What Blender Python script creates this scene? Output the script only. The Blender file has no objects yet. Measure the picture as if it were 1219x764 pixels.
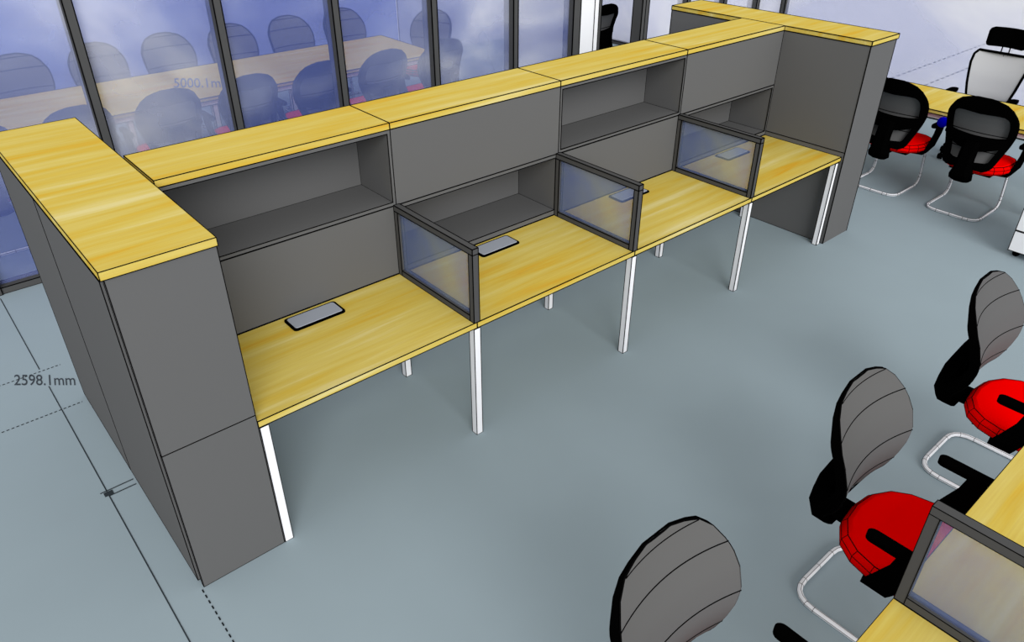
import bpy, math, random
import numpy as np
from mathutils import Vector, Matrix

scene = bpy.context.scene
COL = scene.collection
PI = math.pi

# ------------------------------------------------------------------ camera
CAM = dict(c=(-0.7611, -2.5308, 2.8116), yaw=40.7126, pitch=-31.9761, roll=0.0477,
           f=895.7947, ppx=606.54, ppy=368.11)
IW, IH = 1219, 764


def make_camera():
    yaw, pit, rol = [math.radians(CAM[k]) for k in ('yaw', 'pitch', 'roll')]
    f = Vector((math.sin(yaw) * math.cos(pit), math.cos(yaw) * math.cos(pit), math.sin(pit)))
    r = Vector((math.cos(yaw), -math.sin(yaw), 0))
    u = r.cross(f)
    r2 = r * math.cos(rol) + u * math.sin(rol)
    u2 = -r * math.sin(rol) + u * math.cos(rol)
    cd = bpy.data.cameras.new('camera')
    co = bpy.data.objects.new('camera', cd)
    COL.objects.link(co)
    m = Matrix((r2, u2, -f)).transposed().to_4x4()
    m.translation = Vector(CAM['c'])
    co.matrix_world = m
    cd.sensor_fit = 'HORIZONTAL'
    cd.sensor_width = 36
    cd.lens = CAM['f'] / IW * 36
    cd.shift_x = -(CAM['ppx'] - IW / 2) / IW
    cd.shift_y = (CAM['ppy'] - IH / 2) / IW
    cd.clip_end = 300
    cd.clip_start = 0.05
    scene.camera = co
    return f


FWD = make_camera()


def depth(p):
    return max(1.0, (Vector(p) - Vector(CAM['c'])).dot(FWD))


def lw(p):
    """half thickness of the dark edging on things about this far away"""
    return 0.00060 * depth(p)


# ------------------------------------------------------------------ materials
def s2l(c):
    out = []
    for v in c:
        v = v / 255
        out.append(v / 12.92 if v <= 0.04045 else ((v + 0.055) / 1.055) ** 2.4)
    return tuple(out) + (1,)


def new_mat(name):
    m = bpy.data.materials.new(name)
    m.use_nodes = True
    nt = m.node_tree
    b = nt.nodes['Principled BSDF']
    return m, nt, b


def plain(name, rgb, rough=0.8, spec=0.0, var=0.0, metallic=0):
    m, nt, b = new_mat(name)
    b.inputs['Roughness'].default_value = rough
    b.inputs['Specular IOR Level'].default_value = spec
    b.inputs['Metallic'].default_value = metallic
    c = s2l(rgb)
    b.inputs['Base Color'].default_value = c
    if var:
        tc = nt.nodes.new('ShaderNodeNewGeometry')
        n = nt.nodes.new('ShaderNodeTexNoise')
        n.inputs['Scale'].default_value = 2.5
        n.inputs['Detail'].default_value = 3
        r = nt.nodes.new('ShaderNodeValToRGB')
        r.color_ramp.elements[0].position = .3
        r.color_ramp.elements[1].position = .7
        r.color_ramp.elements[0].color = tuple(x * (1 - var) for x in c[:3]) + (1,)
        r.color_ramp.elements[1].color = tuple(min(1, x * (1 + var)) for x in c[:3]) + (1,)
        nt.links.new(tc.outputs['Position'], n.inputs['Vector'])
        nt.links.new(n.outputs['Fac'], r.inputs['Fac'])
        nt.links.new(r.outputs['Color'], b.inputs['Base Color'])
    return m


def wood_mat(name):
    m, nt, b = new_mat(name)
    b.inputs['Roughness'].default_value = 0.75
    b.inputs['Specular IOR Level'].default_value = 0.0
    g = nt.nodes.new('ShaderNodeNewGeometry')
    mp = nt.nodes.new('ShaderNodeMapping')
    mp.inputs['Scale'].default_value = (0.55, 7.5, 7.5)
    mp.inputs['Rotation'].default_value = (0, 0, math.radians(1.5))
    n = nt.nodes.new('ShaderNodeTexNoise')
    n.inputs['Scale'].default_value = 1.6
    n.inputs['Detail'].default_value = 5
    n.inputs['Roughness'].default_value = 0.55
    n.inputs['Distortion'].default_value = 0.35
    r = nt.nodes.new('ShaderNodeValToRGB')
    cr = r.color_ramp
    stops = [(.28, (212, 164, 50)), (.40, (208, 177, 72)), (.50, (208, 184, 90)), (.60, (211, 190, 102)), (.74, (220, 206, 142))]
    cr.elements[0].position, cr.elements[0].color = stops[0][0], s2l(stops[0][1])
    cr.elements[1].position, cr.elements[1].color = stops[-1][0], s2l(stops[-1][1])
    for p, c in stops[1:-1]:
        e = cr.elements.new(p)
        e.color = s2l(c)
    nt.links.new(g.outputs['Position'], mp.inputs['Vector'])
    nt.links.new(mp.outputs['Vector'], n.inputs['Vector'])
    nt.links.new(n.outputs['Fac'], r.inputs['Fac'])
    # fine pores
    mp2 = nt.nodes.new('ShaderNodeMapping')
    mp2.inputs['Scale'].default_value = (1.5, 60, 60)
    n2 = nt.nodes.new('ShaderNodeTexNoise')
    n2.inputs['Scale'].default_value = 2
    n2.inputs['Detail'].default_value = 2
    mx = nt.nodes.new('ShaderNodeMix')
    mx.data_type = 'RGBA'
    mx.blend_type = 'OVERLAY'
    mx.inputs[0].default_value = 0.12
    nt.links.new(g.outputs['Position'], mp2.inputs['Vector'])
    nt.links.new(mp2.outputs['Vector'], n2.inputs['Vector'])
    nt.links.new(r.outputs['Color'], mx.inputs[6])
    nt.links.new(n2.outputs['Fac'], mx.inputs[7])
    nt.links.new(mx.outputs[2], b.inputs['Base Color'])
    return m


def sky_reflection_glass(name, dark, mid, light, alpha, scale, p0=.35, p1=.7, loc=(0, 0, 0), coord='Position'):
    """clear pane with a sky reflection painted into its colour as clouds: part lets the view through, part shows them"""
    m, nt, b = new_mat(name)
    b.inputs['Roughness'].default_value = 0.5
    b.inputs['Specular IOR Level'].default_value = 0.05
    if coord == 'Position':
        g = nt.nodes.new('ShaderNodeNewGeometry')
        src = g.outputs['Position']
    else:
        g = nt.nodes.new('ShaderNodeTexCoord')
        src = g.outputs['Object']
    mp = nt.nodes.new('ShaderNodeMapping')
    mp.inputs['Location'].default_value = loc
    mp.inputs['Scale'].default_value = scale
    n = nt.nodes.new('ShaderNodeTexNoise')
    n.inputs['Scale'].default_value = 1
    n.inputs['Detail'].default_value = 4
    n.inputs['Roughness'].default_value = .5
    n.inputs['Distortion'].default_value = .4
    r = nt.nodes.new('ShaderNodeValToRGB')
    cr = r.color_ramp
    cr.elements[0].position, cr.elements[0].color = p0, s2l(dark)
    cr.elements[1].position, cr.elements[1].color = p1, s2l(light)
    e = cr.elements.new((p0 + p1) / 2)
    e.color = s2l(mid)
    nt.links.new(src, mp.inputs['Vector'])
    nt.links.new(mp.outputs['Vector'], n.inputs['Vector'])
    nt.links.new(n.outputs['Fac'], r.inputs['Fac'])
    nt.links.new(r.outputs['Color'], b.inputs['Base Color'])  # cloudy sky reflection is painted in as base colour, not mirrored
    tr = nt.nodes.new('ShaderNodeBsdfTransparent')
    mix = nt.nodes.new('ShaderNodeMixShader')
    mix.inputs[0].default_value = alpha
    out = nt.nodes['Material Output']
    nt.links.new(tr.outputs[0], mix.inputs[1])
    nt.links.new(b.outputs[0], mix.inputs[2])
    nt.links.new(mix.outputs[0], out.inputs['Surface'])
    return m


M = dict(
    grey=plain('grey_laminate', (100, 100, 100)),
    wood=wood_mat('yellow_wood'),
    line=plain('black_edging', (8, 8, 8)),
    black=plain('black_plastic', (3, 3, 3)),
    white=plain('white_metal', (243, 243, 246)),
    chrome=plain('pale_tube', (240, 241, 245)),
    frame=plain('dark_grey_aluminium', (80, 80, 80)),
    red=plain('red_fabric', (252, 0, 0)),
    mesh=plain('grey_mesh_fabric', (96, 96, 96)),
    floor=plain('blue_grey_floor', (150, 165, 172), var=0.012),
    ground=plain('pale_pavement', (222, 224, 236), var=0.02),
    lid=plain('grey_lid', (156, 161, 170)),
    blue=plain('blue_plastic', (0, 0, 175)),
    plaster=plain('white_paint', (244, 244, 246)),
    palemesh=plain('pale_mesh_fabric', (198, 199, 202)),
    mark=plain('floor_paint', (52, 58, 62)),
    markd=plain('floor_dash_paint', (30, 33, 36)),
    text=plain('grey_lettering', (66, 72, 78)),
    paletext=plain('pale_grey_lettering', (112, 118, 132)),
    glass=sky_reflection_glass('blue_cloud_glass', (104, 118, 182), (158, 168, 210), (224, 227, 242), .34, (.55, .55, 1.0), .36, .66, (3.1, 0, .4)),
    backglass=sky_reflection_glass('deep_blue_cloud_glass', (62, 92, 186), (104, 130, 210), (196, 208, 242), .52, (.45, .45, .9), .36, .66, (1.3, 0, 2.2)),
    paleglass=sky_reflection_glass('pale_cloud_glass', (176, 184, 222), (214, 216, 234), (240, 240, 244), .36, (.5, .6, .8), .34, .64),
    screenglass=sky_reflection_glass('screen_glass', (62, 84, 184), (122, 140, 186), (164, 172, 166), .37, (1.6, 1.6, 1.6), .38, .62, (0.2, 0.1, .3), 'Object'),
)


# ------------------------------------------------------------------ mesh builder
class MB:
    def __init__(self):
        self.v, self.f, self.mi, self.sm, self.mats = [], [], [], [], []

    def mat(self, m):
        if m not in self.mats:
            self.mats.append(m)
        return self.mats.index(m)

    def add(self, vs, fs, m, smooth=False):
        o = len(self.v)
        i = self.mat(m)
        self.v += [tuple(p) for p in vs]
        for f in fs:
            self.f.append([o + k for k in f])
            self.mi.append(i)
            self.sm.append(smooth)

    def edge(self, a, b, r, m=None):
        a, b = Vector(a), Vector(b)
        d = b - a
        if d.length < 1e-6:
            return
        d.normalize()
        h = Vector((0, 0, 1)) if abs(d.z) < .9 else Vector((1, 0, 0))
        s = d.cross(h).normalized()
        t = d.cross(s)
        a2, b2 = a - d * r * .8, b + d * r * .8
        vs = []
        for p in (a2, b2):
            for k in range(4):
                an = PI / 4 + k * PI / 2
                vs.append(p + (s * math.cos(an) + t * math.sin(an)) * r * 1.2)
        self.add(vs, [(0, 1, 5, 4), (1, 2, 6, 5), (2, 3, 7, 6), (3, 0, 4, 7), (3, 2, 1, 0), (4, 5, 6, 7)], m or M['line'])

    def polyline(self, pts, r, closed=False, m=None):
        n = len(pts)
        for i in range(n if closed else n - 1):
            self.edge(pts[i], pts[(i + 1) % n], r, m)

    def box(self, x0, x1, y0, y1, z0, z1, m, r=None, skip=()):
        """box with dark edging along its twelve edges; skip names axes-sides left plain"""
        V = [(x, y, z) for z in (z0, z1) for y in (y0, y1) for x in (x0, x1)]
        self.add(V, [(0, 2, 3, 1), (4, 5, 7, 6), (0, 1, 5, 4), (2, 6, 7, 3), (0, 4, 6, 2), (1, 3, 7, 5)], m)
        if r:
            for a, b in [(0, 1), (2, 3), (4, 5), (6, 7), (0, 2), (1, 3), (4, 6), (5, 7), (0, 4), (1, 5), (2, 6), (3, 7)]:
                if 'bottom' in skip and a < 4 and b < 4:
                    continue
                if 'top' in skip and a >= 4 and b >= 4:
                    continue
                self.edge(V[a], V[b], r)

    def tube(self, pts, r, m, n=10, closed=False, caps=True, smooth=True):
        P = [Vector(p) for p in pts]
        N = len(P)
        up = None
        rings = []
        for i in range(N):
            if closed:
                d = P[(i + 1) % N] - P[i - 1]
            else:
                d = P[min(i + 1, N - 1)] - P[max(i - 1, 0)]
            d.normalize()
            if up is None:
                h = Vector((0, 0, 1)) if abs(d.z) < .9 else Vector((1, 0, 0))
                up = (h - d * h.dot(d)).normalized()
            else:
                up = (up - d * up.dot(d)).normalized()
            s = d.cross(up)
            rr = r[i] if isinstance(r, (list, tuple)) else r
            rings.append([P[i] + (up * math.cos(2 * PI * k / n) + s * math.sin(2 * PI * k / n)) * rr for k in range(n)])
        vs = [p for ring in rings for p in ring]
        fs = []
        for i in range(N if closed else N - 1):
            j = (i + 1) % N
            for k in range(n):
                l = (k + 1) % n
                fs.append((i * n + k, j * n + k, j * n + l, i * n + l))
        if caps and not closed:
            fs.append(tuple(range(n)))
            fs.append(tuple((N - 1) * n + k for k in reversed(range(n))))
        self.add(vs, fs, m, smooth)
        return rings

    def loft(self, rings, m, smooth=True, caps=True):
        n = len(rings[0])
        vs = [p for r in rings for p in r]
        fs = []
        for i in range(len(rings) - 1):
            for k in range(n):
                l = (k + 1) % n
                fs.append((i * n + k, i * n + l, (i + 1) * n + l, (i + 1) * n + k))
        self.add(vs, fs, m, smooth)
        if caps:
            self.add(rings[0], [tuple(reversed(range(n)))], m)
            self.add(rings[-1], [tuple(range(n))], m)

    def sphere(self, c, r, m, nu=16, nv=10):
        rings = []
        for j in range(nv + 1):
            t = PI * j / nv
            rr = max(1e-4, math.sin(t)) * r
            rings.append([(c[0] + rr * math.cos(2 * PI * k / nu), c[1] + rr * math.sin(2 * PI * k / nu), c[2] - r * math.cos(t)) for k in range(nu)])
        self.loft(rings, m)

    def build(self, name, parent=None, loc=(0, 0, 0)):
        me = bpy.data.meshes.new(name)
        o = Vector(loc)
        me.from_pydata([Vector(p) - o for p in self.v], [], self.f)
        for m in self.mats:
            me.materials.append(m)
        me.polygons.foreach_set('material_index', self.mi)
        me.polygons.foreach_set('use_smooth', self.sm)
        me.update()
        ob = bpy.data.objects.new(name, me)
        COL.objects.link(ob)
        if parent is not None:
            ob.parent = parent
            # mesh given in world coordinates relative to the parent's base
        else:
            ob.location = o
        return ob


def tag(o, label=None, cat=None, group=None, kind=None):
    if label:
        o['label'] = label
    if cat:
        o['category'] = cat
    if group:
        o['group'] = group
    if kind:
        o['kind'] = kind
    return o


def empty(name, loc=(0, 0, 0), rz=0):
    o = bpy.data.objects.new(name, None)
    o.empty_display_size = .1
    COL.objects.link(o)
    o.location = loc
    o.rotation_euler = (0, 0, rz)
    return o


def copy_tree(o, parent=None):
    c = o.copy()
    COL.objects.link(c)
    c.parent = parent
    for ch in list(o.children):
        copy_tree(ch, c)
    return c


def part_box(name, root, b, m, r=None, skip=()):
    """a boxy part given in world coordinates under an unrotated root"""
    mb = MB()
    mb.box(*b, m, lw(((b[0] + b[1]) / 2, (b[2] + b[3]) / 2, (b[4] + b[5]) / 2)) if r is None else r, skip)
    return mb.build(name, root, root.location)


# ------------------------------------------------------------------ dimensions (metres)
W = 1.2            # desk pitch
D = 0.679          # desk depth / front of the storage row
YB = 1.066         # back of the storage row
HD = 0.737         # desk top
H = 1.5996         # storage top
T = 0.034
XE = 4.789         # right tall storage, its left face
XR = 5.188
XL = -0.374        # left tall storage
X0 = 0.02


# ------------------------------------------------------------------ setting
def setting():
    mb = MB()
    mb.box(-6, 8.83, -6, 7.5, -.12, 0, M['floor'])
    tag(mb.build('floor'), 'blue grey office floor', kind='structure')
    mb = MB()
    mb.box(-40, 60, -30, 60, -.40, -.125, M['ground'])
    tag(mb.build('ground'), 'pale paving outside the glass walls', kind='structure')

    yf, yg, yb = 3.43, 3.505, 3.57
    HT = 2.5

    def mullion(x0, x1, name='trim', y0=yf, y1=yb):
        mb = MB()
        r = lw(((x0 + x1) / 2, y0, 1)) * 1.25
        mb.box(x0, x1, y0, y1, 0, HT, M['frame'], r)
        return mb

    posts = [-1.55, -.55, .45, 1.45, 2.43, 3.43, 4.42]
    ends = posts[1:] + [5.264]
    k = 0
    for x in posts:
        k += 1
        ob = mullion(x, x + .06).build('trim_%d' % k)
        tag(ob, kind='structure')
    ob = mullion(5.264, 5.37).build('trim_%d' % (k + 1))
    tag(ob, kind='structure')
    for i, (a, b) in enumerate(zip(posts, ends)):
        root = empty('window_%d' % (i + 1), ((a + b) / 2, yg, 0))
        tag(root, kind='structure')
        mb = MB()
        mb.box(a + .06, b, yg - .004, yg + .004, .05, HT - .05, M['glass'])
        mb.build('glass_pane', root, root.location)
        mb = MB()
        r = lw(((a + b) / 2, yf, 0))
        mb.box(a + .06, b, yf + .01, yb - .01, 0, .05, M['frame'], r)
        mb.box(a + .06, b, yf + .01, yb - .01, HT - .05, HT, M['frame'], r)
        mb.build('window_rail', root, root.location)
    # white end of the cross wall beside the doorway
    mb = MB()
    mb.box(5.585, 5.653, yf, 4.9, 0, HT, M['plaster'], lw((5.6, 3.5, 1)))
    tag(mb.build('wall_cross'), kind='structure')
    mb = MB()
    mb.box(5.37, 5.583, yf + .001, yb, 0, HT, M['plaster'])
    tag(mb.build('wall_nib'), kind='structure')
    # doorway
    root = empty('door_1', (6.05, yf, 0))
    tag(root, kind='structure')
    mb = MB()
    mb.box(5.653, 5.70, yf + .005, yb, 0, HT, M['frame'], lw((5.7, 3.5, 1)))
    mb.box(6.382, 6.44, yf, yb, 0, HT, M['frame'], lw((6.4, 3.5, 1)))
    mb.box(6.44, 6.50, yf, yb, 0, HT, M['frame'], lw((6.4, 3.5, 1)))
    mb.box(5.70, 6.382, yf + .005, yb, HT - .3, HT, M['frame'], lw((6, 3.5, 2)))
    mb.build('door_frame', root, root.location)
    # panes between the doorway and the far corner
    xs = [6.50, 7.27, 8.03, 8.79]
    for i in range(3):
        root = empty('window_%d' % (8 + i), ((xs[i] + xs[i + 1]) / 2, yg, 0))
        tag(root, kind='structure')
        mb = MB()
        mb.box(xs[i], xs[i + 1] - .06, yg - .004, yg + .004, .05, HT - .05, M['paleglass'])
        mb.build('glass_pane', root, root.location)
        mb = MB()
        r = lw((7.5, 3.5, 1))
        mb.box(xs[i + 1] - .06, xs[i + 1], yf, yb, 0, HT, M['frame'], r)
        mb.box(xs[i], xs[i + 1] - .06, yf + .01, yb - .01, 0, .05, M['frame'], r)
        mb.build('window_frame', root, root.location)
    # cross wall glass, back glass, right glass
    def glasswall(name, b, m):
        mb = MB()
        mb.box(*b, m)
        o = mb.build(name)
        tag(o, kind='structure')
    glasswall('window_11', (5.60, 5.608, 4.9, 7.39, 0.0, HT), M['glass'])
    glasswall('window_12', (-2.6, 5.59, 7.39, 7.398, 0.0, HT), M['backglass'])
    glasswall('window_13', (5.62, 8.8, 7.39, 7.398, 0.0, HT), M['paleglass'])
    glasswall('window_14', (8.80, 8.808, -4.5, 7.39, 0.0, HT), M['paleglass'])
    mb = MB()
    mb.edge((5.604, 7.385, 0), (5.604, 7.385, HT), .006)
    tag(mb.build('trim_20'), kind='structure')
    mb = MB()
    mb.box(8.77, 8.83, -4.5, 7.39, 0, .05, M['frame'], .006)
    tag(mb.build('trim_22'), kind='structure')
    mb = MB()
    mb.box(8.76, 8.84, 3.03, 3.09, 0, HT, M['frame'], .006)
    tag(mb.build('trim_21'), kind='structure')


setting()


# ------------------------------------------------------------------ storage row
UP0, UP1 = 1.150, H - T      # upper boxes
OPEN_Z = (1.172, 1.546)
LOW_Z = (.774, 1.128)
TH = .018


def open_box(mb, x0, x1, y0, y1, z0, z1, oz0, oz1, yback, r, tr=None, side=TH):
    """carcass with a niche open to the front between oz0 and oz1"""
    g = M['grey']
    # outer shell faces (front rim as four bars), all one carcass
    mb.box(x0, x0 + side, y0, y1, z0, z1, g)
    mb.box(x1 - side, x1, y0, y1, z0, z1, g)
    mb.box(x0 + side, x1 - side, y0, y1, oz1, z1, g)
    mb.box(x0 + side, x1 - side, y0, y1, z0, oz0, g)
    mb.box(x0 + side, x1 - side, yback, y1, oz0, oz1, g)
    a, b = x0 + side, x1 - side
    mb.polyline([(a, y0, oz0), (b, y0, oz0), (b, y0, oz1), (a, y0, oz1)], r, True)
    mb.polyline([(a, yback, oz0), (b, yback, oz0), (b, yback, oz1), (a, yback, oz1)], r * .8, True)
    for px in (a, b):
        for pz in (oz0, oz1):
            mb.edge((px, y0, pz), (px, yback, pz), r * .8)
    V = [(x, y, z) for z in (z0, z1) for y in (y0, y1) for x in (x0, x1)]
    for i, j in [(0, 1), (2, 3), (4, 5), (6, 7), (0, 4), (1, 5), (2, 6), (3, 7)]:
        mb.edge(V[i], V[j], r)


PLACE = ['nearest the tall cabinet at left', 'second from the left end', 'third from the left end', 'beside the tall right cabinet']


def storage_row():
    for i in range(4):
        x0 = X0 + .004 if i == 0 else i * W
        x1 = (i + 1) * W if i < 3 else XE
        r = lw(((x0 + x1) / 2, D, 1.2))
        up_open = i in (0, 2)
        # ---- lower unit
        root = empty('storage_cabinet', ((x0 + x1) / 2, (D + YB) / 2, 0))
        mb = MB()
        yb = 1.03
        if up_open:
            mb.box(x0, x1, D + .02, YB, .742, UP0, M['grey'], r)
            mb.build('carcass', root, root.location)
            part_box('front_panel', root, (x0, x1, D, D + .019, .742, UP0 - .001), M['grey'], r)
            lab = ['closed grey lower cabinet behind the leftmost desktop, plain panel above the desk',
                   '', 'closed grey lower cabinet behind the third desk from left', ''][i]
        else:
            open_box(mb, x0, x1, D, YB, 0.742, UP0, LOW_Z[0], LOW_Z[1], yb, r)
            mb.build('carcass', root, root.location)
            lab = ['', 'grey lower cabinet with open niche just above the second desk from left', '',
                   'grey lower cabinet with open niche in the corner by the right tall cabinet'][i]
        for lx in (x0 + .06, x1 - .06):
            part_box('leg', root, (lx - .02, lx + .02, 1.0, 1.04, 0, .742), M['white'], .003)
        tag(root, lab, 'cabinet', 'lower storage cabinets behind the desks')
    for i in range(4):
        x0 = X0 + .004 if i == 0 else i * W
        x1 = (i + 1) * W if i < 3 else XE
        r = lw(((x0 + x1) / 2, D, 1.4))
        root = empty('shelf_cabinet', ((x0 + x1) / 2, (D + YB) / 2, UP0 + .002))
        mb = MB()
        if i in (0, 2):
            open_box(mb, x0, x1, D, YB, UP0 + .002, UP1, OPEN_Z[0], OPEN_Z[1], 1.0, r)
            mb.build('carcass', root, root.location)
            lab = ['grey open top shelf box next to the left tall cabinet', '', 'grey open top shelf box, third along the row', ''][i]
        else:
            mb.box(x0, x1, D + .02, YB, UP0 + .002, UP1, M['grey'], r)
            mb.build('carcass', root, root.location)
            part_box('front_panel', root, (x0, x1, D, D + .019, UP0 + .002, UP1), M['grey'], r)
            lab = ['', 'closed grey top box, second along the row above an open niche', '',
                   'closed grey top box in the inner corner at the right tall cabinet'][i]
        tag(root, lab, 'cabinet', 'upper storage boxes behind the desks')
    tops = ['wooden cabinet top above the leftmost open shelf, beside the wide left top',
            'wooden cabinet top above the second storage box from left',
            'wooden cabinet top above the third storage box with the open shelf',
            'wooden cabinet top above the storage box joining the right cabinet top']
    for i in range(4):
        x0 = .036 if i == 0 else i * W + .001
        x1 = (i + 1) * W - .001 if i < 3 else XE - .001
        mb = MB()
        mb.box(x0, x1, D, YB, UP1 + .001, H, M['wood'], lw(((x0 + x1) / 2, D, 1.6)))
        o = mb.build('cabinet_top', None, ((x0 + x1) / 2, (D + YB) / 2, UP1 + .001))
        tag(o, tops[i], 'cabinet top', 'wooden tops of the storage row')


storage_row()


def tall_cabinet(x0, x1, y0, y1, door_side, labels, names_end):
    """two cabinets side by side along Y with full height doors on the outer side, plus one continuous wooden top"""
    ym = (y0 + y1) / 2 + .055
    spans = [(y0, ym), (ym, y1)]
    for k, (a, b) in enumerate(spans):
        root = empty('tall_cabinet', ((x0 + x1) / 2, (a + b) / 2, 0))
        c = ((x0 + x1) / 2, a, .8)
        r = lw(c)
        cx0, cx1 = (x0 + .02, x1) if door_side < 0 else (x0, x1 - .02)
        a2 = a + .019 if k == 0 and door_side < 0 else a
        mb = MB()
        mb.box(cx0, cx1, a2, b, 0, UP1, M['grey'])
        for px in (cx0, cx1):
            for py in (a2, b):
                if not (py == b and k == 0 and True) and not (k == 1 and py == a2):
                    mb.edge((px, py, 0), (px, py, UP1), r)
            mb.edge((px, a2, UP1), (px, b, UP1), r)
            mb.edge((px, a2, 0), (px, b, 0), r)
            mb.edge((px, a2, .774), (px, b, .774), r * .9)
        mb.build('carcass', root, root.location)
        if k == 0 and door_side < 0:
            part_box('end_panel', root, (cx0 - (.012 if door_side < 0 else 0), cx1 + (.012 if door_side > 0 else 0), a, a + .018, .774, UP1), M['grey'], r)
            part_box('end_panel', root, (cx0 - (.012 if door_side < 0 else 0), cx1 + (.012 if door_side > 0 else 0), a, a + .018, 0, .773), M['grey'], r)
        dx0, dx1 = (x0, x0 + .019) if door_side < 0 else (x1 - .019, x1)
        part_box('door', root, (dx0, dx1, a + (.043 if k == 0 else .001), b - .001, .012, UP1 - .022), M['grey'], r)
        tag(root, labels[k], 'cabinet', names_end)


tall_cabinet(XL, X0, .002, 1.80, -1,
             ['tall grey cabinet at the left end of the row, the one nearest the camera',
              'tall grey cabinet at the left end, far one towards the glass wall'], 'tall cabinets closing the row')
tall_cabinet(XE, XR, -.019, 1.77, 1,
             ['tall grey cabinet at the right end of the row, its end facing the red chairs',
              'tall grey cabinet at the right end, far one behind the storage row'], 'tall cabinets closing the row')
for b, lab in (((XL - .004, X0 + .004, -.004, 1.80), 'wide wooden top over the left tall cabinets, nearest the camera'),
               ((XE, XR + .004, -.022, 1.775), 'wooden top over the right tall cabinets, farthest from the camera')):
    mb = MB()
    mb.box(b[0], b[1], b[2], b[3], UP1 + .001, H, M['wood'], lw(((b[0] + b[1]) / 2, .3, 1.6)))
    tag(mb.build('cabinet_top', None, ((b[0] + b[1]) / 2, .9, UP1 + .001)), lab, 'cabinet top', 'wooden tops of the tall cabinets')


# ------------------------------------------------------------------ desks
def leg_part(root, x, y, s=.04, z1=.70):
    return part_box('leg', root, (x - s / 2, x + s / 2, y, y + s, 0, z1), M['white'], lw((x, y, .4)) * .8)


def bench_desks(y_edge, sgn, items, glen):
    """row of desks; y_edge is the user side, sgn +1 when the desk runs to +Y from there"""
    for (xa, xb, legs, lab) in items:
        root = empty('desk', ((xa + xb) / 2, y_edge + sgn * D / 2, 0))
        ya, yb = sorted((y_edge, y_edge + sgn * (D - .002)))
        part_box('desktop', root, (xa + .001, xb - .001, ya, yb, HD - .032, HD), M['wood'])
        for x in legs:
            y1 = y_edge if sgn > 0 else y_edge - .04
            y2 = y_edge + sgn * .655 if sgn < 0 else .699
            leg_part(root, x, y1)
            leg_part(root, x, y2)
            part_box('frame_rail', root, (x - .015, x + .015, min(y1, y2) + .04, max(y1, y2), .66, .704), M['white'])
        tag(root, lab, 'desk', glen)


bench_desks(0, 1, [
    (X0, W, (.045, W), 'wooden desk with white legs, leftmost of the row, against the left tall cabinet'),
    (W, 2 * W, (2 * W,), 'wooden desk between the first and second glass screens from left'),
    (2 * W, 3 * W, (3 * W,), 'wooden desk between the second and third glass screens from left'),
    (3 * W, XE, (4.741,), 'wooden desk at the right end of the row, against the right tall cabinet'),
], 'desks along the storage row')
bench_desks(-2.152, -1, [
    (0, W, (.04, W), 'wooden desk in the bottom right foreground, nearest the camera, left of the screen'),
    (W, 2 * W, (2 * W - .04,), 'wooden desk in the right foreground, beyond the near glass screen'),
], 'desks in the foreground row')


def screen(x, y0, y1, lab):
    root = empty('desk_screen', (x, (y0 + y1) / 2, HD))
    t = .018
    z0, z1 = HD + .001, HD + .418
    b = .032
    r = lw((x, (y0 + y1) / 2, .9))
    part_box('frame_post', root, (x - t, x + t, y0, y0 + b, z0, z1 - b), M['frame'], r)
    part_box('frame_post', root, (x - t, x + t, y1 - b, y1, z0, z1 - b), M['frame'], r)
    mb = MB()
    mb.box(x - t, x + t, y0, y1, z1 - b, z1, M['frame'], r)
    mb.build('top_rail', root, root.location)
    part_box('bottom_rail', root, (x - t, x + t, y0 + b, y1 - b, z0, z0 + b), M['frame'], r)
    mb = MB()
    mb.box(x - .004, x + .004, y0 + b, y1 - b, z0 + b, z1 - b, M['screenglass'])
    g = mb.build('glass_pane', root, root.location)
    tag(g, 'smoky blue tinted glass pane with sky reflection painted in')
    tag(root, lab, 'desk screen', 'framed glass desk screens')


for i, lab in enumerate(['dark framed glass screen on the desk row, nearest the camera of the three',
                         'dark framed glass screen in the middle of the desk row',
                         'dark framed glass screen on the desk row, nearest the right tall cabinet']):
    screen((i + 1) * W, 0, D - .002, lab)
screen(W + .02, -2.152 - D, -2.152, 'dark framed glass screen in the bottom right foreground, beside a red chair')


def flap(x, lab):
    root = empty('cable_flap', (x, .583, HD))
    w, d, R = .145, .066, .018

    def rr(w, d, R, z):
        pts = []
        for cx, cy, a0 in ((w - R, d - R, 0), (-w + R, d - R, 90), (-w + R, -d + R, 180), (w - R, -d + R, 270)):
            for k in range(5):
                a = math.radians(a0 + k * 22.5)
                pts.append((x + cx + R * math.cos(a), .583 + cy + R * math.sin(a), z))
        return pts
    mb = MB()
    mb.loft([rr(w, d, R, HD + .0005), rr(w, d, R, HD + .008), rr(w - .004, d - .004, R, HD + .010)], M['black'], False)
    mb.build('flap_frame', root, root.location)
    mb = MB()
    mb.loft([rr(w - .012, d - .012, R * .7, HD + .010), rr(w - .014, d - .014, R * .7, HD + .0125)], M['lid'], False)
    tag(mb.build('flap_lid', root, root.location), 'blue grey lid')
    tag(root, lab, 'cable flap', 'cable flaps in the desktops')


for i, lab in enumerate(['black rimmed grey cable flap on the leftmost desk', 'black rimmed grey cable flap behind the nearest glass screen, second desk',
                         'black rimmed grey cable flap seen past the middle glass screen, third desk',
                         'black rimmed grey cable flap seen through the farthest glass screen, right end desk']):
    flap(.605 + i * W, lab)


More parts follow.
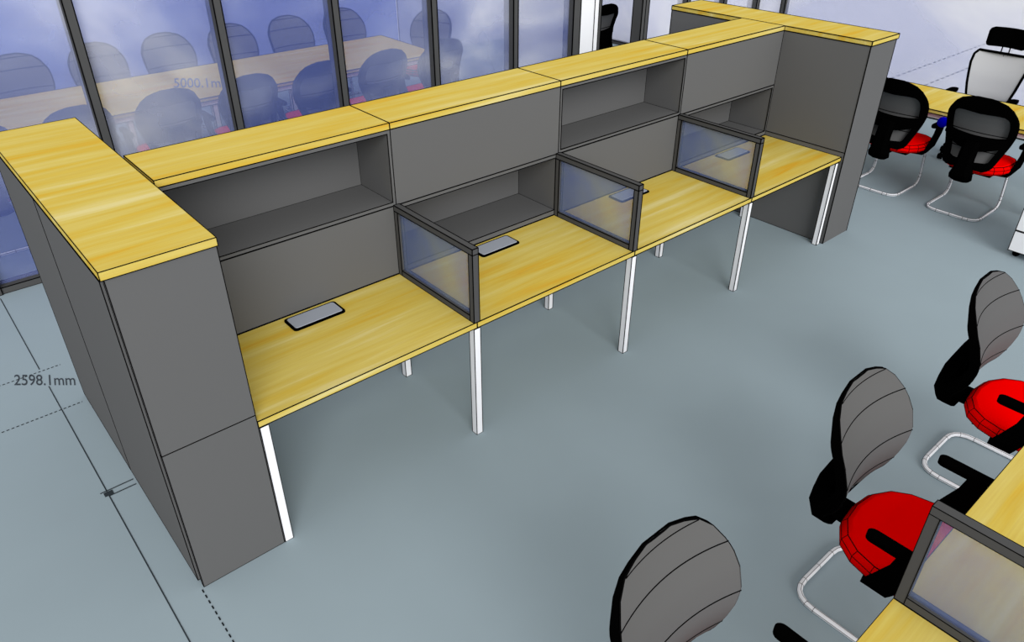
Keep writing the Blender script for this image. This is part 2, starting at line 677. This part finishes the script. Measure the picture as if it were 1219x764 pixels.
# ------------------------------------------------------------------ chairs
HZ = [(.455, 0.143), (.468, 0.174), (.485, 0.188), (.52, 0.199), (.56, 0.210), (.60, 0.223), (.68, 0.248), (.75, 0.265), (.83, 0.270),
      (.88, 0.265), (.92, 0.252), (.98, 0.216), (1.018, 0.172), (1.038, 0.119), (1.052, 0.057)]
YE = [(.44, -.005), (.50, -.03), (.55, -.062), (.62, -.088), (.69, -.102), (.75, -.100), (.83, -.075), (.92, -.026), (.98, .014), (1.023, .044), (1.07, .078)]
hz = lambda z: float(np.interp(z, [a for a, _ in HZ], [b for _, b in HZ]))
ye = lambda z: float(np.interp(z, [a for a, _ in YE], [b for _, b in YE]))
OFF = .25          # the rear floor bar lies at y = +.25 in the chair's own frame


def by(x, z):
    """mesh surface of the backrest: edges wrap forward"""
    h = hz(min(max(z, .455), 1.052))
    return ye(z) + .65 * (h * h - x * x) + OFF


def sm(pts, n=6, closed=False):
    """Catmull-Rom through points"""
    P = [Vector(p) for p in pts]
    N = len(P)
    out = []
    for i in range(N if closed else N - 1):
        p0, p1, p2, p3 = (P[i - 1] if (closed or i > 0) else P[0]), P[i], P[(i + 1) % N], (P[(i + 2) % N] if (closed or i + 2 < N) else P[-1])
        for k in range(n):
            t = k / n
            out.append(.5 * ((2 * p1) + (p2 - p0) * t + (2 * p0 - 5 * p1 + 4 * p2 - p3) * t * t + (3 * p1 - p0 - 3 * p2 + p3) * t ** 3))
    if not closed:
        out.append(P[-1])
    return out


def fillet(pts, rad, n=5):
    P = [Vector(p) for p in pts]
    out = [P[0]]
    for i in range(1, len(P) - 1):
        a, b, c = P[i - 1], P[i], P[i + 1]
        r = rad[i] if isinstance(rad, dict) else rad
        u, v = (a - b), (c - b)
        r = min(r, u.length * .49, v.length * .49)
        u.normalize(), v.normalize()
        s, e = b + u * r, b + v * r
        for k in range(n + 1):
            t = k / n
            out.append(s * (1 - t) ** 2 + b * 2 * t * (1 - t) + e * t * t)
    out.append(P[-1])
    return out


def make_chair(r, tube_lines=True):
    root = empty('visitor_chair')
    # --- seat
    oc = [(0, -.055), (.11, -.068), (.195, -.115), (.245, -.185), (.268, -.27), (.268, -.42), (.235, -.50), (.16, -.545), (0, -.555)]
    oc = oc + [(-x, y) for x, y in reversed(oc[1:-1])]
    cy = -.31

    def ring(s, z):
        return [(x * s, cy + (y - cy) * s + OFF, z) for x, y in oc]
    mb = MB()
    rings = [ring(.93, .392), ring(1.0, .408), ring(1.0, .440), ring(.93, .464), ring(.86, .470)]
    mb.loft(rings, M['red'], True)
    for k in (1, 2, 3):
        mb.polyline(rings[k], r * (.8 if k == 3 else .65), True)
    for k in range(len(oc)):
        mb.edge(rings[1][k], rings[2][k], r * .6)
        mb.edge(rings[2][k], rings[3][k], r * .6)
    mb.build('seat', root)
    # --- mechanism under the seat
    mb = MB()
    mb.box(-.17, .17, -.44 + OFF, -.14 + OFF, .366, .393, M['black'])
    mb.box(-.05, .05, -.16 + OFF, .02 + OFF, .372, .420, M['black'])
    mb.build('seat_support', root)
    # --- mesh panel of the backrest
    mb = MB()
    zs = list(np.linspace(.455, .56, 7)) + list(np.linspace(.58, .98, 17)) + [1.0, 1.018, 1.030, 1.040, 1.047, 1.052]
    us = np.linspace(-1, 1, 17)
    for off, flip in ((0.0, False), (.006, True)):
        vs = [(u * hz(z), by(u * hz(z), z) + off, z) for z in zs for u in us]
        nu = len(us)
        fs = []
        for j in range(len(zs) - 1):
            for i in range(nu - 1):
                q = (j * nu + i, j * nu + i + 1, (j + 1) * nu + i + 1, (j + 1) * nu + i)
                fs.append(tuple(reversed(q)) if flip else q)
        mb.add(vs, fs, M['mesh'], True)
    for z in (1.020, .92, .742, .60):
        for off in (-.0002, .0062):
            mb.polyline([(u * hz(z), by(u * hz(z), z) + off, z) for u in us], r * .9)
    outl = [(hz(z), by(hz(z), z) + .003, z) for z in zs] + [(-hz(z), by(hz(z), z) + .003, z) for z in reversed(zs)]
    mb.polyline(outl, r * 1.35, True)
    mb.build('backrest_mesh', root)
    # --- black frame behind the mesh: rim, waist band
    mb = MB()
    out2, in2 = [], []
    Z2 = list(np.linspace(.452, 1.053, 34))
    for s in (1, -1):
        seq = Z2 if s == 1 else list(reversed(Z2))
        for z in seq:
            zz = min(max(z, .455), 1.052)
            h = hz(zz) + .004
            out2.append((s * h, z))
            zi = .50 + (z - .452) / (1.053 - .452) * (.950 - .50)
            hi = max(.0, hz(zi) - .045)
            e = min((zi - .50) / .03, (.950 - zi) / .055, 1)
            hi *= math.sqrt(max(0, 1 - (1 - max(0, e)) ** 2))
            dip = .03 * max(0, 1 - (hi / .16) ** 2) if zi > .9 else 0
            in2.append((s * hi, zi - dip))
    n = len(out2)

    def surf(pts, off):
        return [(x, by(x, z) + off, z) for x, z in pts]
    def back(pts):
        return [(x, by(x, z) + .012 + .034 * min(1, max(0, (1.06 - z) / .16)), z) for x, z in pts]
    a, b, c, d = surf(out2, .008), surf(in2, .008), back(in2), back(out2)
    fs = []
    vs = a + b + c + d
    for k in range(n):
        l = (k + 1) % n
        for q in range(4):
            w = (q + 1) % 4
            fs.append((q * n + k, q * n + l, w * n + l, w * n + k))
    mb.add(vs, fs, M['black'], False)
    xs = np.linspace(-.245, .245, 21)
    lo = [(x, .675 - .075 * (1 - (abs(x) / .245) ** 2)) for x in xs]
    hi = [(x, .735 - .02 * (1 - (x / .245) ** 2)) for x in xs]
    m = len(lo)
    vs = surf(lo, .008) + surf(hi, .008) + surf(hi, .055) + surf(lo, .055)
    fs = []
    for k in range(m - 1):
        for q in range(4):
            w = (q + 1) % 4
            fs.append((q * m + k, q * m + k + 1, w * m + k + 1, w * m + k))
    mb.add(vs, fs, M['black'], False)
    mb.build('back_frame', root)
    # --- spine post carrying the back, from the waist down under the seat
    mb = MB()
    prof = [(.690, -.005, .060, .055), (.62, .012, .062, .060), (.54, .028, .062, .068), (.46, .030, .066, .075), (.40, .020, .085, .085), (.355, .005, .085, .080), (.335, -.005, .06, .06)]
    rings = []
    for z, y0, w, t in prof:
        y0 = y0 + OFF - .0
        rings.append([(-w, y0, z), (-w * .8, y0 - .012, z), (w * .8, y0 - .012, z), (w, y0, z), (w, y0 + t * .7, z), (w * .6, y0 + t, z), (-w * .6, y0 + t, z), (-w, y0 + t * .7, z)])
    mb.loft(list(reversed(rings)), M['black'], False)
    mb.build('spine_post', root)
    # --- arms
    for s in (1, -1):
        mb = MB()
        w = .027
        pad = []
        for k in range(9):
            an = PI * k / 8
            pad.append((s * .30 + w * math.cos(an), -.248 + w * math.sin(an) * 1.0))
        for k in range(9):
            an = PI + PI * k / 8
            pad.append((s * .30 + w * math.cos(an), -.470 + w * math.sin(an)))
        R = lambda sc, z: [((x - s * .30) * sc + s * .30, y + OFF, z) for x, y in pad]
        mb.loft([R(.85, .633), R(1, .640), R(1, .656), R(.85, .663)], M['black'], False)
        # upright: from the pad's front down and back under the seat
        path = [(s * .30, -.395, .634), (s * .298, -.375, .55), (s * .288, -.325, .44), (s * .262, -.298, .385), (s * .16, -.29, .376)]
        half = [(.016, .050), (.016, .050), (.018, .050), (.030, .050), (.03, .045)]
        rings = []
        for (x, y, z), (hx, hy) in zip(path, half):
            y += OFF
            if z > .40:
                rings.append([(x - hx, y - hy, z), (x + hx, y - hy, z), (x + hx, y + hy, z), (x - hx, y + hy, z)])
            else:
                k = .016 * s
                rings.append([(x - .3 * k, y - hy, z + .016), (x + .3 * k, y - hy, z - .016), (x + .3 * k, y + hy, z - .016), (x - .3 * k, y + hy, z + .016)] if s > 0 else
                             [(x + .3 * k, y - hy, z - .016), (x - .3 * k, y - hy, z + .016), (x - .3 * k, y + hy, z + .016), (x + .3 * k, y + hy, z - .016)])
        mb.loft(rings, M['black'], False)
        mb.build('armrest', root)
    # --- bent tube sled
    mb = MB()
    R = .0125
    half = [(.20, -.40, .385), (.215, -.455, .33), (.222, -.492, R + .001), (.222, -.001, R + .001), (0, -.001, R + .001)]
    full = half + [(-x, y, z) for x, y, z in reversed(half[:-1])]
    full = [(x, y + OFF, z) for x, y, z in full]
    rad = {1: .05, 2: .11, 3: .11, 4: .0, 5: .11, 6: .11, 7: .05}
    path = fillet(full, rad, 5)
    q = []
    for p in path:
        if not q or (p - q[-1]).length > 1e-4:
            q.append(p)
    rings = mb.tube(q, R, M['chrome'], 8)
    if tube_lines:
        for k in (1, 4, 6):
            mb.polyline([rg[k] for rg in rings], r * .38)
        for i in range(1, len(rings) - 1):
            d1 = (q[i] - q[i - 1]).normalized()
            d2 = (q[i + 1] - q[i]).normalized()
            lone = (q[i] - q[i - 1]).length > .06 or (q[i + 1] - q[i]).length > .06
            if lone or i % 3 == 0:
                mb.polyline(rings[i], r * .42, True)
    mb.box(-.20, .20, -.415 + OFF, -.385 + OFF, .352, .368, M['black'])
    mb.build('sled_base', root)
    return root


def chairs(proto, spots, group):
    for i, (x, y, rz, lab) in enumerate(spots):
        o = proto if i == 0 else copy_tree(proto)
        o.location = (x, y, 0)
        o.rotation_euler = (0, 0, rz)
        tag(o, lab, 'chair', group)


FY = -1.715 - OFF
chairs(make_chair(.0021), [
    (.585, FY, 0, 'red seated mesh chair at the bottom edge, only its back and arm tip showing'),
    (1.79, FY, 0, 'red seated mesh chair beside the foreground glass screen'),
    (3.0, FY, 0, 'red seated mesh chair at the right edge in the foreground, cut by the frame'),
], 'chairs at the foreground desks')
chairs(make_chair(.0036), [
    (6.385, .265, PI / 2, 'red seated mesh chair at the far right desk, next to the tall cabinet end'),
    (6.385, -.455, PI / 2, 'red seated mesh chair at the far right desk, with a blue ball by its arm'),
], 'chairs at the far right desk')
near = [(-.265 + .715 * i, 4.36, PI) for i in range(7)]
far = [(.45 + .715 * i, 5.95, 0) for i in range(6)]
nth = ['first', 'second', 'third', 'fourth', 'fifth', 'sixth', 'seventh']
sp = [(x, y, a, '%s mesh chair from the left on the near side of the meeting table' % nth[i]) for i, (x, y, a) in enumerate(near)]
sp += [(x, y, a, '%s mesh chair from the left on the far side of the meeting table' % nth[i]) for i, (x, y, a) in enumerate(far)]
sp.append((4.60, 5.30, -math.radians(64), 'mesh chair alone at the right end of the meeting table'))
mp = make_chair(.0052)
chairs(mp, sp, 'chairs around the meeting table')
o = copy_tree(mp)
o.location = (6.74, 4.60, 0)
o.rotation_euler = (0, 0, PI)
tag(o, 'black mesh chair seen through the open doorway', 'chair', 'mesh chairs beyond the glass')

mb = MB()
mb.sphere((6.30, -.118, .722), .045, M['blue'])
tag(mb.build('ball', None, (6.30, -.118, .677)), 'small dark blue ball on the armrest of a far right chair', 'ball')


# ------------------------------------------------------------------ tables and right hand desk
def long_table(name, b, legs, label, cat, rail=True):
    x0, x1, y0, y1 = b
    root = empty(name, ((x0 + x1) / 2, (y0 + y1) / 2, 0))
    part_box('tabletop', root, (x0, x1, y0, y1, HD - .032, HD), M['wood'])
    for (x, y) in legs:
        part_box('leg', root, (x - .025, x + .025, y - .025, y + .025, 0, HD - .033), M['white'], .004)
    if rail:
        mb = MB()
        mb.box(x0 + .05, x1 - .05, y0 + .04, y0 + .07, HD - .085, HD - .033, M['white'], .004)
        mb.box(x0 + .05, x1 - .05, y1 - .07, y1 - .04, HD - .085, HD - .033, M['white'], .004)
        mb.box(x0 + .04, x0 + .07, y0 + .07, y1 - .07, HD - .085, HD - .033, M['white'], .004)
        mb.box(x1 - .07, x1 - .04, y0 + .07, y1 - .07, HD - .085, HD - .033, M['white'], .004)
        mb.build('frame_rail', root, root.location)
    tag(root, label, cat)


long_table('meeting_table', (-.44, 4.40, 4.71, 5.93),
           [(x, y) for x in (-.36, .99, 1.78, 2.60, 4.30) for y in (4.80, 5.84)],
           'long wooden meeting table behind the blue glass partition', 'table')
long_table('desk', (6.545, 7.28, -1.10, 1.32), [(x, y) for x in (6.60, 7.24) for y in (-1.06, 1.28)],
           'wooden desk at the far right behind the two red seated chairs', 'desk')


def exec_chair():
    root = empty('office_chair', (7.72, .085, 0), -PI / 2)
    # local frame: faces -Y, back at +Y
    tag(root, 'high backed office chair with headrest and pale mesh back, behind the far right desk', 'chair')
    r = .005

    def half(z):
        return float(np.interp(z, [.46, .50, .56, .70, .90, .98, 1.02], [.16, .182, .192, .226, .260, .256, .225]))

    def yy(x, z):
        return float(np.interp(z, [.46, .62, .80, 1.02], [.16, .145, .165, .215])) - .45 * (x * x) + .02
    zs = list(np.linspace(.46, .98, 14)) + [1.0, 1.012, 1.02]
    us = np.linspace(-1, 1, 13)
    mb = MB()
    for off, fl in ((0, False), (.006, True)):
        vs = [(u * half(z), yy(u * half(z), z) + off, z) for z in zs for u in us]
        fs = []
        for j in range(len(zs) - 1):
            for i in range(12):
                q = (j * 13 + i, j * 13 + i + 1, (j + 1) * 13 + i + 1, (j + 1) * 13 + i)
                fs.append(tuple(reversed(q)) if fl else q)
        mb.add(vs, fs, M['palemesh'], True)
    tag(mb.build('backrest_mesh', root), 'pale grey mesh')
    mb = MB()
    loop = [(half(z), yy(half(z), z) + .004, z) for z in zs] + [(-half(z), yy(half(z), z) + .004, z) for z in reversed(zs)]
    mb.tube(loop, .013, M['black'], 8, closed=True)
    mb.tube(sm([(0, .20, .46), (0, .25, .62), (0, .245, .85), (0, .25, 1.0)], 6), .022, M['black'], 8)
    mb.tube([(0, .20, .46), (0, .10, .42), (0, -.1, .42)], .025, M['black'], 8)
    mb.build('back_frame', root)
    # headrest on two thin posts
    mb = MB()
    prof = [(.205, .0), (.213, .02), (.215, .05), (.213, .14), (.20, .17), (.18, .182)]
    rings = []
    for w, dz in [(.150, 0), (.172, .008), (.182, .03), (.182, .14), (.172, .165), (.150, .175)]:
        z = 1.075 + dz
        ring = []
        for u in np.linspace(-1, 1, 9):
            ring.append((u * w, .185 + .04 * (1 - u * u) - .0, z))
        for u in np.linspace(1, -1, 9):
            ring.append((u * w, .235 + .045 * (1 - u * u), z))
        rings.append(ring)
    mb.loft(rings, M['black'], True)
    h = mb.build('headrest', root)
    mb = MB()
    for x in (-.035, .035):
        mb.tube([(x, .235, 1.0), (x, .24, 1.08)], .006, M['black'], 6)
    mb.build('headrest_post', h)
    # seat
    mb = MB()
    oc = [(.24 * math.copysign(abs(math.cos(t)) ** .6, math.cos(t)), -.08 + .25 * math.copysign(abs(math.sin(t)) ** .6, math.sin(t))) for t in np.linspace(0, 2 * PI, 25)[:-1]]
    R = lambda s, z: [(x * s, (y + .08) * s - .08, z) for x, y in oc]
    mb.loft([R(.9, .425), R(1, .44), R(1, .475), R(.93, .492), R(.8, .496)], M['black'], True)
    mb.build('seat', root)
    for s in (1, -1):
        mb = MB()
        mb.tube(sm([(s * .20, -.05, .43), (s * .27, -.05, .44), (s * .285, -.04, .52), (s * .285, -.04, .63)], 5), .017, M['black'], 8)
        R = [(s * .285 + .04 * math.copysign(abs(math.cos(t)) ** .6, math.cos(t)), -.02 + .105 * math.copysign(abs(math.sin(t)) ** .7, math.sin(t))) for t in np.linspace(0, 2 * PI, 21)[:-1]]
        mb.loft([[(x, y, .628) for x, y in R], [(x, y, .652) for x, y in R]], M['black'], False)
        mb.build('armrest', root)
    mb = MB()
    mb.tube([(0, -.05, .09), (0, -.05, .28)], .028, M['black'], 12)
    mb.tube([(0, -.05, .28), (0, -.05, .43)], .018, M['chrome'], 12)
    mb.build('gas_lift', root)
    mb = MB()
    ends = []
    for k in range(5):
        a = 2 * PI * k / 5 + .3
        e = (.22 * math.cos(a), -.05 + .22 * math.sin(a), .075)
        mb.tube([(0, -.05, .11), e], [.030, .018], M['black'], 8)
        ends.append(e)
    mb.build('star_base', root)
    for e in ends:
        mb = MB()
        mb.tube([(e[0] - .02, e[1], .03), (e[0] + .02, e[1], .03)], .029, M['black'], 12)
        mb.tube([(e[0], e[1], .04), (e[0], e[1], .075)], .010, M['black'], 8)
        mb.build('castor', root)


exec_chair()


def pedestal():
    root = empty('drawer_pedestal', (5.93, -1.30, 0))
    x0, x1, y0, y1, z0, z1 = 5.70, 6.20, -1.50, -1.08, .055, .60
    part_box('carcass', root, (x0 + .02, x1, y0, y1, z0, z1), M['white'], .0045)
    hs = [(z0, .225), (.229, .41), (.414, z1)]
    for a, b in hs:
        dr = part_box('drawer', root, (x0, x0 + .019, y0, y1, a + .002, b - .002), M['white'], .003)
        mb = MB()
        mb.box(x0 - .015, x0, y0 + .14, y0 + .28, b - .05, b - .038, M['chrome'], .002)
        mb.build('handle', dr, root.location)
    for x in (x0 + .06, x1 - .06):
        for y in (y0 + .05, y1 - .05):
            mb = MB()
            mb.tube([(x - .012, y, .026), (x + .012, y, .026)], .026, M['black'], 14)
            mb.tube([(x, y, .03), (x, y, .056)], .008, M['black'], 8)
            mb.build('castor', root, root.location)
    tag(root, 'white drawer pedestal on black castors at the right edge of the picture', 'drawer unit')


pedestal()


# ------------------------------------------------------------------ marks on the floor and lettering
def dashes(name, p0, p1, on, off, w, label, m='markd', group='dashed lines on the floor'):
    a, b = Vector(p0), Vector(p1)
    d = (b - a)
    L = d.length
    d.normalize()
    s = Vector((-d.y, d.x, 0)) * w
    mb = MB()
    t = 0
    up = Vector((0, 0, .002))
    while t < L:
        p, q = a + d * t, a + d * min(t + on, L)
        V = [p - s, p + s, q + s, q - s]
        V = V + [v + up for v in V]
        mb.add(V, [(3, 2, 1, 0), (4, 5, 6, 7), (0, 1, 5, 4), (1, 2, 6, 5), (2, 3, 7, 6), (3, 0, 4, 7)], M[m])
        t += on + off
    o = mb.build(name, None, (a + b) / 2)
    return tag(o, label, 'floor marking', group)


dashes('dashed_line', (-2.0, 2.228, .0005), (XL - .03, 2.228, .0005), .0135, .011, .0026, 'dashed line on the floor left of the cabinets, upper one through the lettering')
dashes('dashed_line', (-2.0, 1.742, .0005), (XL - .03, 1.742, .0005), .0135, .011, .0026, 'dashed line on the floor left of the cabinets, lower one')
dashes('dashed_line', (XL - .004, -.008, .0005), (XL - .008, -1.2, .0005), .019, .017, .0028, 'dashed line running forward from the foot of the left tall cabinet')
dashes('dashed_line', (8.95, 2.228, -.1245), (22, 2.228, -.1245), .09, .08, .012, 'dashed line beyond the right glass wall, upper one near the headrest', 'mark')
dashes('dashed_line', (8.95, 1.742, -.1245), (22, 1.742, -.1245), .09, .08, .012, 'dashed line beyond the right glass wall, lower one above the far desk', 'mark')


def text_mesh(name, body, origin, right, upv, m, parent=None):
    cu = bpy.data.curves.new(name, 'FONT')
    cu.body = body
    cu.size = 1
    cu.extrude = .004
    cu.fill_mode = 'BOTH'
    to = bpy.data.objects.new(name, cu)
    COL.objects.link(to)
    dg = bpy.context.evaluated_depsgraph_get()
    me = bpy.data.meshes.new_from_object(to.evaluated_get(dg))
    bpy.data.objects.remove(to)
    xs = [v.co.x for v in me.vertices]
    ys = [v.co.y for v in me.vertices]
    sx, sy = 1 / (max(xs) - min(xs)), 1 / (max(ys) - min(0, min(ys)))
    o = Vector(origin)
    R, U = Vector(right), Vector(upv)
    x0 = min(xs)
    base = parent.location if parent is not None else Vector((0, 0, 0))
    for v in me.vertices:
        p = o + R * (v.co.x - x0) * sx + U * v.co.y * sy
        v.co = Vector((p.x, p.y, o.z + (.0015 if v.co.z > 0 else 0))) - base
    me.materials.clear()
    me.materials.append(M[m])
    ob = bpy.data.objects.new(name, me)
    COL.objects.link(ob)
    if parent is not None:
        ob.parent = parent
    return ob


# origin, full width vector and full height vector of the two lettered dimensions
TA = ((-.672, 2.180, .0008), (.282, -.242, 0), (.024, .118, 0))
TB = ((1.584, 5.260, HD + .003), (.433, -.370, 0), (.123, .340, 0))


def dimension_marking():
    root = empty('dimension_marking', (-.52, 1.2, 0))
    mb = MB()
    x = -.516
    w = .0026

    def strip(a, b, w):
        a, b = Vector(a), Vector(b)
        d = (b - a).normalized()
        s = Vector((-d.y, d.x, 0)) * w
        V = [a - s, a + s, b + s, b - s]
        V += [v + Vector((0, 0, .002)) for v in V]
        mb.add(V, [(3, 2, 1, 0), (4, 5, 6, 7), (0, 1, 5, 4), (1, 2, 6, 5), (2, 3, 7, 6), (3, 0, 4, 7)], M['mark'])
    strip((x, 3.38, .0005), (x, 2.255, .0005), w)
    strip((x, 2.03, .0005), (x, -1.6, .0005), w)
    strip((x - .03, .893, .0005), (-.385, .893, .0005), w)
    strip((x - .0, .848, .0005), (-.385, .848, .0005), w)
    strip((x - .018, .868, .0007), (x + .024, .868, .0007), .016)
    mb.build('dimension_line', root, root.location)
    text_mesh('dimension_text', '2598.1mm', TA[0], TA[1], TA[2], 'text', root)
    tag(root, 'dark measuring line with 2598.1mm lettering on the floor beside the left cabinets', 'floor marking')


dimension_marking()
t = text_mesh('dimension_text', '5000.1mm', TB[0], TB[1], TB[2], 'paletext')
tag(t, 'grey 5000.1mm lettering lying on the meeting table behind the glass', 'lettering')


# ------------------------------------------------------------------ light
def lights():
    w = bpy.data.worlds.new('world')
    scene.world = w
    w.use_nodes = True
    bg = w.node_tree.nodes['Background']
    bg.inputs['Color'].default_value = (1, 1, 1, 1)
    bg.inputs['Strength'].default_value = .72
    sd = bpy.data.lights.new('sun', 'SUN')
    sd.energy = .80 * PI
    sd.angle = math.radians(38)
    so = bpy.data.objects.new('sun', sd)
    COL.objects.link(so)
    so.location = (-4, -6, 6)
    d = Vector((0.377, 0.808, -0.454)).normalized()
    so.rotation_euler = d.to_track_quat('-Z', 'Y').to_euler()


lights()
vs = scene.view_settings
vs.view_transform = 'Standard'
vs.look = 'None'
vs.gamma = 1
vs.exposure = 0
vs.use_curve_mapping = False
